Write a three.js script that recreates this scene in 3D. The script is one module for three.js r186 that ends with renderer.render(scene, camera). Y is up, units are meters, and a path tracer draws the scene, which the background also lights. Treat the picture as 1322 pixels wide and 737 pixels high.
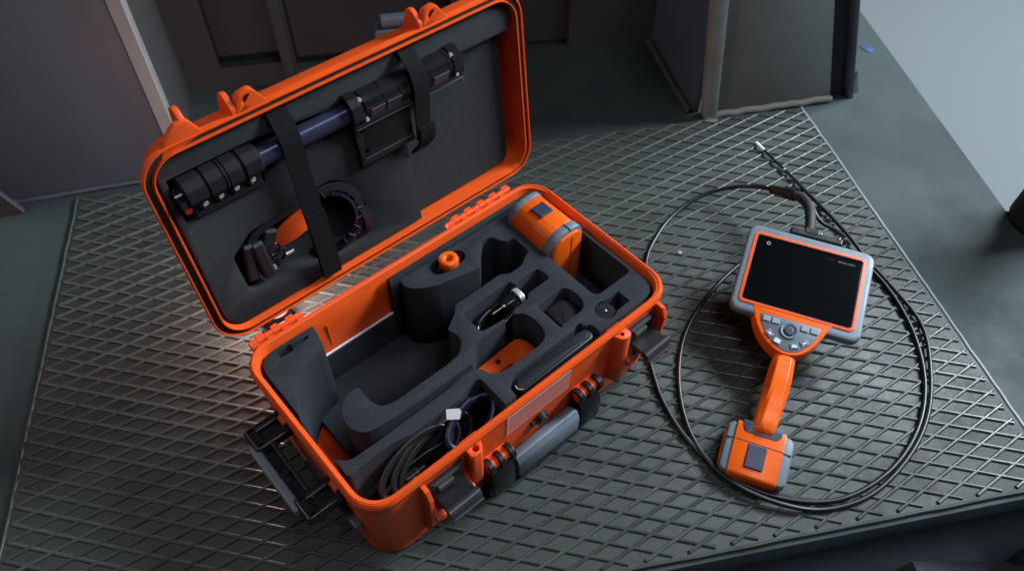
import * as THREE from 'three';
import { mergeGeometries, mergeVertices, toCreasedNormals } from 'three/addons/utils/BufferGeometryUtils.js';
import { RoundedBoxGeometry } from 'three/addons/geometries/RoundedBoxGeometry.js';
import { RectAreaLightUniformsLib } from 'three/addons/lights/RectAreaLightUniformsLib.js';

// ---------------------------------------------------------------- camera, background, lamps, exposure
const scene = new THREE.Scene();
const camera = new THREE.PerspectiveCamera(40.13, 1024 / 570, 0.05, 60);
camera.position.set(0, 1.071, 0);
camera.lookAt(0, 1.071 - 0.77605, -0.63067);
camera.rotateZ(0.011);
camera.updateMatrixWorld();
camera.focus = 1.12;
camera.userData.fStop = 5;
const renderer = new THREE.WebGLRenderer({ antialias: true });
renderer.toneMapping = THREE.LinearToneMapping;
renderer.toneMappingExposure = 1.0;
renderer.shadowMap.enabled = true;
renderer.shadowMap.type = THREE.PCFSoftShadowMap;
RectAreaLightUniformsLib.init();
scene.background = new THREE.Color(0.011, 0.013, 0.0145);     // the dim hall round the platform
const LAMPS = [
  // position, aim, width, height, radiance, colour, label
  [[2.6, 2.05, -2.0], [0.10, 0, -0.8], 1.4, 0.9, 57, 0xeaf6ff, 'large cool lamp panel hanging over the pale floor side of the platform'],
  [[-2.3, 2.3, -0.1], [-0.3, 0, -0.7], 0.9, 0.6, 7.5, 0xfff0ee, 'warm lamp panel hanging over the dark bulkhead side of the platform'],
  [[1.0, 3.2, 0.0], [0.1, 0, -0.7], 1.3, 1.1, 4.2, 0xf2f6ff, 'lamp panel hanging high above the photographer and the platform edge'],
];

// ---------------------------------------------------------------- helpers
const V = (x, y, z) => new THREE.Vector3(x, y, z);
const PI = Math.PI;
let seed = 7;
const rnd = () => { seed = (seed * 1664525 + 1013904223) >>> 0; return seed / 4294967296; };
function boxUV(g) {
  const p = g.attributes.position, n = g.attributes.normal, uv = new Float32Array(p.count * 2);
  for (let i = 0; i < p.count; i += 3) {
    let nx = 0, ny = 0, nz = 0;
    for (let k = 0; k < 3; k++) { nx += n.getX(i + k); ny += n.getY(i + k); nz += n.getZ(i + k); }
    nx = Math.abs(nx); ny = Math.abs(ny); nz = Math.abs(nz);
    for (let k = 0; k < 3; k++) {
      const x = p.getX(i + k), y = p.getY(i + k), z = p.getZ(i + k);
      const [a, b] = ny >= nx && ny >= nz ? [x, z] : nx >= nz ? [z, y] : [x, y];
      uv[(i + k) * 2] = a; uv[(i + k) * 2 + 1] = b;
    }
  }
  g.setAttribute('uv', new THREE.BufferAttribute(uv, 2));
  return g;
}
function clean(g) {
  if (g.index) g = g.toNonIndexed();
  if (!g.attributes.normal) g.computeVertexNormals();
  for (const k of Object.keys(g.attributes)) if (!['position', 'normal'].includes(k)) g.deleteAttribute(k);
  return boxUV(g);
}
const taken = new Map();
function numbered(name) { const n = taken.get(name) ?? 0; taken.set(name, n + 1); return n ? `${name}_${String(n).padStart(3, '0')}` : name; }
function obj(name, geoms, mat, parent = scene) {
  const list = (Array.isArray(geoms) ? geoms : [geoms]).map(clean);
  const m = new THREE.Mesh(list.length > 1 ? mergeGeometries(list) : list[0], mat);
  m.name = parent === scene ? numbered(name) : name;
  m.castShadow = m.receiveShadow = true;
  parent.add(m);
  return m;
}
function tag(o, label, category, group) { o.userData.label = label; o.userData.category = category; if (group) o.userData.group = group; return o; }
function thing(name, label, category, pos = [0, 0, 0], turn = 0, parent = scene) {
  const o = new THREE.Group(); o.name = numbered(name); scene.add(o);
  o.position.set(...pos); o.rotation.y = turn;
  return tag(o, label, category);
}
function struct(name, geoms, mat) { const m = obj(name, geoms, mat); m.userData.kind = 'structure'; return m; }
const box = (w, h, d, x = 0, y = 0, z = 0, r = 0) => (r ? new RoundedBoxGeometry(w, h, d, 3, r) : new THREE.BoxGeometry(w, h, d)).translate(x, y, z);
function cyl(r, len, axis, x, y, z, seg = 28, r2 = r) {
  const g = new THREE.CylinderGeometry(r2, r, len, seg);
  if (axis === 'x') g.rotateZ(-PI / 2); if (axis === 'z') g.rotateX(PI / 2);
  return g.translate(x, y, z);
}
function lathe(pts, axis = 'y', seg = 32) {
  let g = new THREE.LatheGeometry(pts.map(([r, h]) => new THREE.Vector2(r, h)), seg);
  g = toCreasedNormals(g, 0.6);
  if (axis === 'x') g.rotateZ(-PI / 2); if (axis === 'z') g.rotateX(PI / 2);
  return g;
}
const tube = (pts, r, seg = 60, rs = 10, closed = false) => new THREE.TubeGeometry(new THREE.CatmullRomCurve3(pts.map((p) => V(...p)), closed, 'centripetal'), seg, r, rs, closed);
// rounded rectangle as [x, z] points
function rrect(hx, hz, r, cx = 0, cz = 0, n = 7) {
  const out = [];
  for (const [sx, sz, a0] of [[1, 1, 0], [-1, 1, PI / 2], [-1, -1, PI], [1, -1, PI * 1.5]])
    for (let i = 0; i <= n; i++) { const a = a0 + (i / n) * PI / 2; out.push([cx + sx * (hx - r) + r * Math.cos(a), cz + sz * (hz - r) + r * Math.sin(a)]); }
  return out;
}
// skin over closed rings of equal length; caps as fans
function loft(rings, capA = true, capB = true, crease = 0.6) {
  const n = rings[0].length, pos = [], idx = [];
  for (const r of rings) for (const p of r) pos.push(...p);
  for (let k = 0; k + 1 < rings.length; k++) for (let i = 0; i < n; i++) {
    const a = k * n + i, b = k * n + (i + 1) % n, c = a + n, d = b + n;
    idx.push(a, c, b, b, c, d);
  }
  const cap = (k, flip) => {
    const c = pos.length / 3, s = [0, 0, 0];
    for (const p of rings[k]) for (let j = 0; j < 3; j++) s[j] += p[j] / n;
    pos.push(...s);
    for (let i = 0; i < n; i++) { const a = k * n + i, b = k * n + (i + 1) % n; flip ? idx.push(c, b, a) : idx.push(c, a, b); }
  };
  if (capA) cap(0, false); if (capB) cap(rings.length - 1, true);
  const g = new THREE.BufferGeometry();
  g.setAttribute('position', new THREE.Float32BufferAttribute(pos, 3)); g.setIndex(idx);
  return toCreasedNormals(g, crease);
}
const ringY = (pts, y) => pts.map(([x, z]) => [x, y, z]);
const shapeOf = (pts) => new THREE.Shape(pts.map(([x, z]) => new THREE.Vector2(x, -z)));
// outline in x, z raised from y0 to y1
function slab(pts, y0, y1, bevel = 0, holes = [], segs = 2) {
  const s = shapeOf(pts);
  for (const h of holes) s.holes.push(new THREE.Path(h.map(([x, z]) => new THREE.Vector2(x, -z))));
  const g = new THREE.ExtrudeGeometry(s, { depth: y1 - y0 - 2 * bevel, bevelEnabled: bevel > 0, bevelSize: bevel, bevelThickness: bevel, bevelOffset: -bevel, bevelSegments: segs, curveSegments: 12 });
  g.rotateX(-PI / 2).translate(0, y0 + bevel, 0);
  return bevel ? toCreasedNormals(g, 0.5) : g;
}
// outline in x, y with depth along z from z0 to z1
function plateXY(pts, z0, z1, bevel = 0, holes = []) {
  const s = new THREE.Shape(pts.map(([x, y]) => new THREE.Vector2(x, y)));
  for (const h of holes) s.holes.push(new THREE.Path(h.map(([x, y]) => new THREE.Vector2(x, y))));
  const g = new THREE.ExtrudeGeometry(s, { depth: z1 - z0 - 2 * bevel, bevelEnabled: bevel > 0, bevelSize: bevel, bevelThickness: bevel, bevelOffset: -bevel, bevelSegments: 2 });
  g.translate(0, 0, z0 + bevel);
  return bevel ? toCreasedNormals(g, 0.5) : g;
}
// outline in z, y with depth along x from x0 to x1
function plateZY(pts, x0, x1, bevel = 0) { return plateXY(pts.map(([z, y]) => [-z, y]), x0, x1, bevel).rotateY(PI / 2); }
const circle = (r, cx, cz, n = 28) => Array.from({ length: n }, (_, i) => [cx + r * Math.cos((i / n) * 2 * PI), cz + r * Math.sin((i / n) * 2 * PI)]);
function stadium(x0, x1, z, r, n = 12) {
  const o = [];
  for (let i = 0; i <= n; i++) { const a = -PI / 2 + (i / n) * PI; o.push([x1 + r * Math.cos(a), z + r * Math.sin(a)]); }
  for (let i = 0; i <= n; i++) { const a = PI / 2 + (i / n) * PI; o.push([x0 + r * Math.cos(a), z + r * Math.sin(a)]); }
  return o;
}
// smooth the corners of an outline
function soft(pts, r = 0.005, n = 3, closed = true) {
  const out = [];
  for (let i = 0; i < pts.length; i++) {
    const p = pts[i], a = pts[(i - 1 + pts.length) % pts.length], b = pts[(i + 1) % pts.length], rr = p[2] ?? r;
    const da = Math.hypot(a[0] - p[0], a[1] - p[1]), db = Math.hypot(b[0] - p[0], b[1] - p[1]), ta = Math.min(rr, da * 0.45) / da, tb = Math.min(rr, db * 0.45) / db;
    const A = [p[0] + (a[0] - p[0]) * ta, p[1] + (a[1] - p[1]) * ta], B = [p[0] + (b[0] - p[0]) * tb, p[1] + (b[1] - p[1]) * tb];
    for (let k = 0; k <= n; k++) { const t = k / n, u = 1 - t; out.push([u * u * A[0] + 2 * u * t * p[0] + t * t * B[0], u * u * A[1] + 2 * u * t * p[1] + t * t * B[1]]); }
  }
  return out;
}

// ---------------------------------------------------------------- textures: grain, patches, wear (tileable noise)
function noiseGrid(size, cells, s) {
  const g = new Float32Array(cells * cells); let q = s >>> 0;
  for (let i = 0; i < g.length; i++) { q = (q * 1664525 + 1013904223) >>> 0; g[i] = q / 4294967296; }
  const out = new Float32Array(size * size), sm = (t) => t * t * (3 - 2 * t);
  for (let y = 0; y < size; y++) for (let x = 0; x < size; x++) {
    const fx = x / size * cells, fy = y / size * cells, ix = Math.floor(fx), iy = Math.floor(fy), tx = sm(fx - ix), ty = sm(fy - iy);
    const v = (a, b) => g[(b % cells) * cells + (a % cells)];
    out[y * size + x] = (v(ix, iy) * (1 - tx) + v(ix + 1, iy) * tx) * (1 - ty) + (v(ix, iy + 1) * (1 - tx) + v(ix + 1, iy + 1) * tx) * ty;
  }
  return out;
}
function fbm(size, layers, s) {
  const out = new Float32Array(size * size); let tot = 0;
  layers.forEach(([cells, amp], k) => { const n = noiseGrid(size, cells, s + k * 101); for (let i = 0; i < out.length; i++) out[i] += n[i] * amp; tot += amp; });
  for (let i = 0; i < out.length; i++) out[i] /= tot;
  return out;
}
function tex(size, fn, metres, srgb = false) {
  const d = new Uint8Array(size * size * 4);
  for (let i = 0; i < size * size; i++) { const c = fn(i, i % size, Math.floor(i / size)); const a = Array.isArray(c) ? c : [c, c, c]; for (let k = 0; k < 3; k++) d[i * 4 + k] = Math.max(0, Math.min(255, a[k] * 255)); d[i * 4 + 3] = 255; }
  const t = new THREE.DataTexture(d, size, size);
  t.wrapS = t.wrapT = THREE.RepeatWrapping; t.magFilter = THREE.LinearFilter; t.minFilter = THREE.LinearMipmapLinearFilter; t.generateMipmaps = true;
  t.repeat.set(1 / metres, 1 / metres); if (srgb) t.colorSpace = THREE.SRGBColorSpace; t.needsUpdate = true;
  return t;
}
const S = 512;
const nCoarse = fbm(S, [[5, 1], [11, 0.6], [27, 0.35], [61, 0.25]], 11), nFine = fbm(S, [[64, 1], [128, 1], [256, 0.8]], 29), nMid = fbm(S, [[16, 1], [40, 0.7], [90, 0.5]], 53), nBig = fbm(S, [[3, 1], [7, 0.5], [19, 0.25]], 71);
const scratch = (() => {                                     // fine random scratches
  const a = new Float32Array(S * S); let q = 99; const r = () => { q = (q * 1664525 + 1013904223) >>> 0; return q / 4294967296; };
  for (let k = 0; k < 260; k++) { let x = r() * S, y = r() * S; const an = r() * PI * 2, L = 10 + r() * 60, w = 0.2 + r() * 0.8, bend = (r() - 0.5) * 0.02; let t = an; for (let i = 0; i < L; i++) { x += Math.cos(t); y += Math.sin(t); t += bend; a[((Math.floor(y) % S + S) % S) * S + (Math.floor(x) % S + S) % S] = w; } }
  return a;
})();
const specks = (() => {                                      // grit, paint specks, dust flecks
  const a = new Float32Array(S * S); let q = 1234; const r = () => { q = (q * 1664525 + 1013904223) >>> 0; return q / 4294967296; };
  for (let k = 0; k < 420; k++) { const cx = r() * S, cy = r() * S, R = 0.6 + r() * r() * 2.4, w = r(); for (let dy = -4; dy <= 4; dy++) for (let dx = -4; dx <= 4; dx++) if (dx * dx + dy * dy <= R * R) a[((Math.floor(cy + dy) % S + S) % S) * S + (Math.floor(cx + dx) % S + S) % S] = w; }
  return a;
})();
const mixc = (a, b, t) => a.map((v, i) => v + (b[i] - v) * t);
const cl = (v) => Math.max(0, Math.min(1, v));
const st = (a, b, v) => { const t = cl((v - a) / (b - a)); return t * t * (3 - 2 * t); };
const T = {
  plasticR: tex(S, (i) => 0.72 + (nMid[i] - 0.5) * 0.4 + scratch[i] * 0.12, 0.22),
  fineB: tex(S, (i) => nFine[i], 0.05),
  plasticC: tex(S, (i) => { const v = 0.94 + (nCoarse[i] - 0.5) * 0.24 + (nMid[i] - 0.5) * 0.10 + scratch[i] * 0.16 - (specks[i] > 0.85 ? 0.2 : 0); return [v, v, v]; }, 0.31),
  foamC: tex(S, (i) => { const v = 0.74 + (nFine[i] - 0.5) * 0.30 + (nCoarse[i] - 0.5) * 0.16 + (specks[i] > 0.9 ? 0.55 : 0) + (scratch[i] > 0.7 ? 0.18 : 0); return [v, v, v]; }, 0.17),
  foamB: tex(S, (i) => nFine[i] * 0.8 + nMid[i] * 0.2, 0.06),
  plateC: tex(S, (i) => { const w = st(0.52, 0.66, nMid[i]) * 0.5, d = st(0.55, 0.7, nCoarse[i]); let c = mixc([0.78, 0.86, 0.84], [0.98, 0.90, 0.80], w); c = mixc(c, [0.56, 0.55, 0.52], d * 0.85); const s = scratch[i] * 0.4 + (specks[i] > 0.8 ? 0.5 : 0) - (specks[i] > 0 && specks[i] < 0.25 ? 0.3 : 0) + (nFine[i] - 0.5) * 0.28; return c.map((v) => v * 0.9 + s * 0.5); }, 0.43),
  plateR: tex(S, (i) => cl(0.62 + (nCoarse[i] - 0.5) * 0.6 + (nFine[i] - 0.5) * 0.3), 0.37),
  deckC: tex(S, (i) => { const d = st(0.5, 0.68, nBig[i]); let c = mixc([0.92, 0.97, 0.97], [0.70, 0.76, 0.78], d); const s = (nMid[i] - 0.5) * 0.22 + scratch[i] * 0.10 + (specks[i] > 0.92 ? 0.6 : 0) - (specks[i] > 0 && specks[i] < 0.12 ? 0.45 : 0); return c.map((v) => v * 0.92 + s * 0.5); }, 0.9),
  deckR: tex(S, (i) => cl(0.75 + (nBig[i] - 0.5) * 0.5 + (nMid[i] - 0.5) * 0.25), 0.7),
  wallC: tex(S, (i) => { const r0 = st(0.52, 0.70, nCoarse[i]); let c = mixc([0.9, 0.9, 0.9], [0.84, 0.78, 0.74], r0); const s = (nMid[i] - 0.5) * 0.2 + scratch[i] * 0.12; return c.map((v) => v * 0.92 + s * 0.5); }, 0.8),
  weaveB: tex(S, (i, x, y) => 0.5 + 0.25 * Math.sin(x * PI / 8) * Math.cos(y * PI / 8) + (nFine[i] - 0.5) * 0.4, 0.03),
  weldB: tex(S, (i, x, y) => 0.5 + 0.4 * Math.sin(x * PI / 16 + 4 * nMid[i]) + (nFine[i] - 0.5) * 0.4, 0.05),
};
const M = (color, rough, o = {}) => new THREE.MeshPhysicalMaterial({ color: new THREE.Color(...color), roughness: rough, ...o });
const mat = {
  orange: M([0.84, 0.098, 0.014], 0.52, { specularIntensity: 0.6, map: T.plasticC, roughnessMap: T.plasticR, bumpMap: T.fineB, bumpScale: 0.00022 }),
  orangeSmooth: M([0.86, 0.125, 0.008], 0.42, { specularIntensity: 0.6, map: T.plasticC, roughnessMap: T.plasticR }),
  grey: M([0.145, 0.185, 0.225], 0.62, { map: T.plasticC, roughnessMap: T.plasticR, bumpMap: T.fineB, bumpScale: 0.0001 }),
  greyDark: M([0.075, 0.09, 0.11], 0.6, { map: T.plasticC, roughnessMap: T.plasticR }),
  slate: M([0.034, 0.042, 0.082], 0.55, { map: T.plasticC, roughnessMap: T.plasticR }),
  keypad: M([0.095, 0.13, 0.17], 0.5, { map: T.plasticC }),
  key: M([0.23, 0.28, 0.32], 0.45, { map: T.plasticC }),
  black: M([0.010, 0.010, 0.012], 0.5, { map: T.plasticC, roughnessMap: T.plasticR }),
  blackMatte: M([0.011, 0.011, 0.014], 0.7, { specularIntensity: 0.5, map: T.plasticC }),
  blackGloss: M([0.007, 0.008, 0.010], 0.18),
  charger: M([0.013, 0.016, 0.021], 0.45, { specularIntensity: 0.7, map: T.plasticC }),
  gasket: M([0.012, 0.010, 0.009], 0.7),
  foam: M([0.046, 0.051, 0.060], 0.95, { specularIntensity: 0.12, map: T.foamC, bumpMap: T.foamB, bumpScale: 0.0007 }),
  foamLid: M([0.054, 0.056, 0.061], 0.95, { specularIntensity: 0.12, map: T.foamC, bumpMap: T.foamB, bumpScale: 0.0006 }),
  strap: M([0.011, 0.011, 0.013], 0.85, { specularIntensity: 0.35, bumpMap: T.weaveB, bumpScale: 0.0005, map: T.foamC }),
  webbing: M([0.014, 0.016, 0.026], 0.38, { bumpMap: T.weaveB, bumpScale: 0.0004 }),
  tubeBlue: M([0.085, 0.09, 0.17], 0.38, { metalness: 0.8 }),
  gunmetal: M([0.012, 0.012, 0.014], 0.2, { metalness: 0, roughnessMap: T.plasticR }),
  facet_sheen: M([0.10, 0.11, 0.11], 0.3, { metalness: 0.5 }),
  hookMetal: M([0.045, 0.046, 0.05], 0.3, { metalness: 0.3 }),
  chrome: M([0.75, 0.75, 0.74], 0.32, { metalness: 0.6 }),
  brass: M([0.65, 0.52, 0.30], 0.3, { metalness: 1 }),
  cable: M([0.011, 0.011, 0.012], 0.38),
  cableSleeve: M([0.022, 0.021, 0.023], 0.5, { bumpMap: T.weaveB, bumpScale: 0.0003 }),
  cableBlue: M([0.008, 0.012, 0.035], 0.35),
  white: M([0.75, 0.77, 0.78], 0.6),
  red: M([0.30, 0.01, 0.01], 0.4),
  plate: M([0.058, 0.066, 0.064], 0.75, { specularIntensity: 0.5, map: T.plateC, roughnessMap: T.plateR, bumpMap: T.fineB, bumpScale: 0.0003 }),
  rib: M([0.074, 0.080, 0.077], 0.6, { specularIntensity: 0.5, map: T.plateC, roughnessMap: T.plateR, metalness: 0 }),
  deck: M([0.046, 0.060, 0.061], 0.9, { specularIntensity: 0.55, map: T.deckC, roughnessMap: T.deckR, bumpMap: T.fineB, bumpScale: 0.0002 }),
  steel: M([0.060, 0.082, 0.112], 0.7, { map: T.wallC, roughnessMap: T.deckR, bumpMap: T.fineB, bumpScale: 0.0002 }),
  steelGreen: M([0.185, 0.220, 0.220], 0.6, { map: T.wallC, roughnessMap: T.deckR, bumpMap: T.fineB, bumpScale: 0.0002 }),
  steelBrown: M([0.058, 0.060, 0.062], 0.7, { map: T.wallC, roughnessMap: T.deckR }),
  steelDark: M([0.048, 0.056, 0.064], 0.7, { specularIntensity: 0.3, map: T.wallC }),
  flange: M([0.25, 0.295, 0.305], 0.55, { map: T.wallC, roughnessMap: T.deckR }),
  weld: M([0.24, 0.25, 0.23], 0.5, { map: T.wallC, bumpMap: T.weldB, bumpScale: 0.002, metalness: 0.3 }),
  pale: M([0.122, 0.140, 0.146], 0.8, { bumpMap: T.fineB, bumpScale: 0.0002 }),
  lower: M([0.13, 0.165, 0.21], 0.7, { map: T.deckC, roughnessMap: T.deckR }),
  rubber: M([0.010, 0.010, 0.012], 0.75),
  bluePaint: M([0.02, 0.065, 0.20], 0.6, { map: T.plateC }),
  film: M([0.80, 0.60, 0.60], 0.35, { transparent: true, opacity: 0.33 }),
  filmGlint: M([0.85, 0.75, 0.72], 0.3, { transparent: true, opacity: 0.75 }),
  lampFace: new THREE.MeshStandardMaterial({ color: 0xffffff, emissive: 0xf4f8ff, emissiveIntensity: 0.9 }),
};

LAMPS.forEach(([p, aim, w, h, power, color, label]) => {
  const t = thing('lamp_panel', label, 'lamp', p);
  t.lookAt(...aim);                                            // the lit face looks along +z
  obj('housing', box(w + 0.08, h + 0.08, 0.07, 0, 0, -0.045, 0.01), mat.steelDark, t);
  obj('diffuser', box(w, h, 0.012, 0, 0, -0.004), mat.lampFace, t).castShadow = false;
  const l = new THREE.RectAreaLight(color, power, w, h);
  l.position.set(...p); l.lookAt(...aim);
  const d = V(...aim).sub(V(...p)).normalize(); l.position.addScaledVector(d, 0.012);
  scene.add(l);
});

{ // small work light standing on the plate behind the open lid
  const t = thing('work_light', 'small warm work light standing on the plate hidden behind the open lid', 'lamp', [-0.393, 0, -0.786]);
  obj('base', cyl(0.022, 0.034, 'y', 0, 0.020, 0, 24), mat.black, t);
  const bulb = obj('bulb', new THREE.SphereGeometry(0.018, 20, 14).translate(0, 0.062, 0), new THREE.MeshStandardMaterial({ color: 0xffffff, emissive: 0xffe2d2, emissiveIntensity: 2 }), t);
  bulb.castShadow = false;
  const l = new THREE.PointLight(0xffd9d2, 0.36, 0, 2); l.position.set(-0.393, 0.062, -0.786); l.castShadow = true; l.shadow.radius = 1; scene.add(l);
}
// ---------------------------------------------------------------- the platform
const PO = [-0.842, -1.078], E1 = [0.9796, -0.2011], E2 = [0.2011, 0.9796];
const PF = (a, b) => [PO[0] + E1[0] * a + E2[0] * b, PO[1] + E1[1] * a + E2[1] * b];
const PA = Math.atan2(-E1[1], E1[0]);                         // turn of the plate about y
struct('deck', slab([[-2.4, 0.903], [3.2, 0.903], [3.2, 0.365], [1.762, 0.365], [1.88, -1.3], [-2.4, -1.3]].map((p) => PF(...p)), -0.050, -0.0052, 0.003), mat.deck);
const plate = struct('tread_plate', slab([[0, 0], [1.497, 0], [1.508, 0.893], [0, 0.893]].map((p) => PF(...p)), -0.005, 0, 0.0018), mat.plate);
{ // raised lozenge ribs: two crossing families, each rib a bar of its own
  const bar = (hh) => { const s = new THREE.Shape([[-0.0031, -0.0006], [0.0031, -0.0006], [0.0028, hh * 0.5], [0.0021, hh * 0.82], [0.0010, hh], [-0.0010, hh], [-0.0021, hh * 0.82], [-0.0028, hh * 0.5]].map(([x, y]) => new THREE.Vector2(x, y))); const g = new THREE.ExtrudeGeometry(s, { depth: 1, bevelEnabled: false }); return clean(toCreasedNormals(g.rotateY(PI / 2), 0.3)); };
  const bars = [bar(0.0031), bar(0.0029)], m = 0.419, step = 0.0264, lo = [0.008, 0.006], hi = [1.496, 0.886];
  const ribMats = [0.86, 1, 1.16].map((k, i) => { const r = mat.rib.clone(); r.color.multiplyScalar(k); r.roughness = 0.48 + i * 0.08; return r; });
  [-1, 1].forEach((sg, f) => {
    for (let k = -80; k < 80; k++) {
      const b0 = 0.350 + k * step - sg * m * 1.141, at = (a) => b0 + sg * m * a;
      let a0 = lo[0], a1 = hi[0];
      const x0 = (lo[1] - b0) / (sg * m), x1 = (hi[1] - b0) / (sg * m);
      a0 = Math.max(a0, Math.min(x0, x1)); a1 = Math.min(a1, Math.max(x0, x1));
      if (a1 - a0 < 0.02) continue;
      const A = PF(a0, at(a0)), B = PF(a1, at(a1)), L = Math.hypot(B[0] - A[0], B[1] - A[1]);
      const r = new THREE.Mesh(bars[f], ribMats[Math.floor(rnd() * 3)]); r.name = 'rib'; r.castShadow = r.receiveShadow = true;
      r.position.set(A[0], 0, A[1]); r.rotation.y = -Math.atan2(B[1] - A[1], B[0] - A[0]); r.scale.x = L;
      plate.add(r);
    }
  });
  // the bead along the edges of the sheet
  const edge = (a, b, r = 0.0028) => { const pts = []; for (let i = 0; i <= 40; i++) { const t = i / 40, p = PF(a[0] + (b[0] - a[0]) * t, a[1] + (b[1] - a[1]) * t); pts.push([p[0] + (rnd() - 0.5) * 0.0016, -0.0012, p[1] + (rnd() - 0.5) * 0.0016]); } return tube(pts, r, 120, 6); };
  obj('edge_bead', edge([1.4985, 0], [1.5095, 0.893], 0.0036), mat.flange, plate);
  obj('edge_bead', edge([0, 0.8935], [1.508, 0.8935], 0.0026), mat.plate, plate);
  obj('edge_bead', edge([-0.001, 0], [-0.001, 0.893], 0.0030), mat.rib, plate);
}
struct('lower_floor', slab([[-2.4, 0.5], [3.4, 0.5], [3.4, 2.2], [-2.4, 2.2]].map((p) => PF(...p)), -0.30, -0.28), mat.lower);
struct('side_floor', slab([[1.2, -2.6], [5.0, -2.6], [5.0, 0.36], [1.2, 0.36]].map((p) => PF(...p)), -0.32, -0.3), mat.pale);
{ // web plate and brace under the free edge of the deck
  const t = thing('deck_support', 'dark steel web plate and brace under the free edge of the platform', 'support', [PF(1.45, 0.9)[0], 0, PF(1.45, 0.9)[1]], PA);
  obj('web_plate', box(0.75, 0.5, 0.012, 0.44, -0.30, 0.035), mat.steelDark, t);
  obj('brace', box(0.5, 0.05, 0.03, 0.14, -0.18, 0.05).rotateZ(-0.5), mat.steelDark, t);
  obj('foot_rail', box(0.9, 0.04, 0.03, 0.62, -0.30, 0.09).rotateZ(-0.08), mat.steelDark, t);
}

// ---------------------------------------------------------------- steelwork behind the plate
const wallTurn = (A, B) => -Math.atan2(B[1] - A[1], B[0] - A[0]);
{ // bulkhead beside the open lid: frame x along the foot line, y up, z towards the plate
  const A = [-0.985, -1.061], B = [-0.738, -1.129];
  const t = thing('steel_bulkhead', 'wide purple-grey steel bulkhead with a lighter flange on its edge, beside the open lid', 'bulkhead', [A[0], 0, A[1]], wallTurn(A, B));
  obj('front_plate', plateXY([[-1.2, -0.005], [0.333, -0.005], [0.333, 0.75], [-1.2, 0.75]], -0.014, 0, 0.002), mat.steel, t);
  obj('flange', box(0.026, 0.75, 0.03, 0.3465, 0.37, -0.004, 0.003), mat.flange, t);
  obj('side_plate', plateZY([[-0.022, -0.005], [-0.36, -0.005], [-0.36, 0.75], [-0.022, 0.75]], 0.338, 0.352, 0.002), mat.steelBrown, t);
  obj('weld_bead', tube(Array.from({ length: 16 }, (_, i) => [-0.7 + i * 0.068, -0.003, 0.002 + (rnd() - 0.5) * 0.002]), 0.006, 60, 6), mat.steel, t);
  const r = thing('flat_bar', 'rust-stained flat steel bar leaning on the bulkhead at the edge of the view', 'bar', [-0.985, 0, -1.05], wallTurn(A, B));
  obj('bar', box(0.05, 0.7, 0.012, 0.02, 0.33, 0.02, 0.002).rotateZ(0.36), mat.steelBrown, r);
}
{ // bracket opposite: trapezoid front plate, edge flange, dark end flange, web running back
  const A = [0.411, -1.345], B = [0.703, -1.414];
  const t = thing('steel_bracket', 'grey-green steel bracket with a bright edge flange welded to the deck behind the plate', 'bracket', [A[0], 0, A[1]], wallTurn(A, B));
  obj('front_plate', plateXY([[0.024, -0.005], [0.296, -0.005], [0.156, 0.45], [-0.036, 0.45]], -0.012, 0, 0.002), mat.steelGreen, t);
  obj('edge_flange', plateXY([[-0.003, -0.005], [0.0235, -0.005], [-0.037, 0.45], [-0.066, 0.45]], -0.02, 0.012, 0.003), mat.flange, t);
  obj('end_flange', plateXY([[0.297, -0.005], [0.348, -0.005], [0.206, 0.45], [0.157, 0.45]], -0.03, -0.012, 0.002), mat.steelDark, t);
  obj('end_lip', plateXY([[0.336, -0.005], [0.349, -0.005], [0.207, 0.45], [0.194, 0.45]], -0.0115, 0.006, 0.002), mat.steel, t);
  obj('web_plate', plateZY([[-0.0205, -0.005], [-0.42, -0.005], [-0.42, 0.6], [-0.0205, 0.45]], -0.02, -0.006, 0.002), mat.steel, t);
  obj('weld_bead', [tube(Array.from({ length: 14 }, (_, i) => [0.0 + i * 0.0225, 0.002 + (rnd() - 0.5) * 0.003, 0.004 + (rnd() - 0.5) * 0.003]), 0.0085, 70, 8),
    new THREE.SphereGeometry(0.013, 12, 8).scale(1.5, 0.5, 1).translate(0.006, -0.003, 0.016)], mat.weld, t);
  obj('web_weld', tube(Array.from({ length: 14 }, (_, i) => [-0.026 + (rnd() - 0.5) * 0.003, -0.002, -0.02 - i * 0.029]), 0.008, 70, 8), mat.steelBrown, t);
  obj('gusset', plateXY([[0.349, -0.005], [0.374, -0.005], [0.349, 0.05]], -0.02, -0.012, 0.001), mat.flange, t);
}
{ // back of the recess: its shade is put into the darker steel colour
  const A = PF(-0.2, -0.30), B = PF(1.3, -0.30);
  const t = thing('recess_wall', 'back wall of the recess, coloured darker for its shade, with sunken panels behind the open case', 'wall', [A[0], 0, A[1]], wallTurn(A, B));
  const hole = (x0, x1, y0, y1) => [[x0, y0], [x1, y0], [x1, y1], [x0, y1]];
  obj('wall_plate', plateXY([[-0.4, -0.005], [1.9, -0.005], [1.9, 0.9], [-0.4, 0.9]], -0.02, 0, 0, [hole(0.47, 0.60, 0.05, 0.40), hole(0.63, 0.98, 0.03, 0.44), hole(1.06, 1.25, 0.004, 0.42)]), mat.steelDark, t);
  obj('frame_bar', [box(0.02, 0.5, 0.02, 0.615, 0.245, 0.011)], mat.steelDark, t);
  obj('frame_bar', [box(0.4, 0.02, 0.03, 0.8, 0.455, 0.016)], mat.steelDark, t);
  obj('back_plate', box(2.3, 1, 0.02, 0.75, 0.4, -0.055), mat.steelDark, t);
  obj('stiffener', box(0.012, 0.5, 0.05, 1.045, 0.24, 0.026).rotateZ(0), mat.steelDark, t);
}
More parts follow.
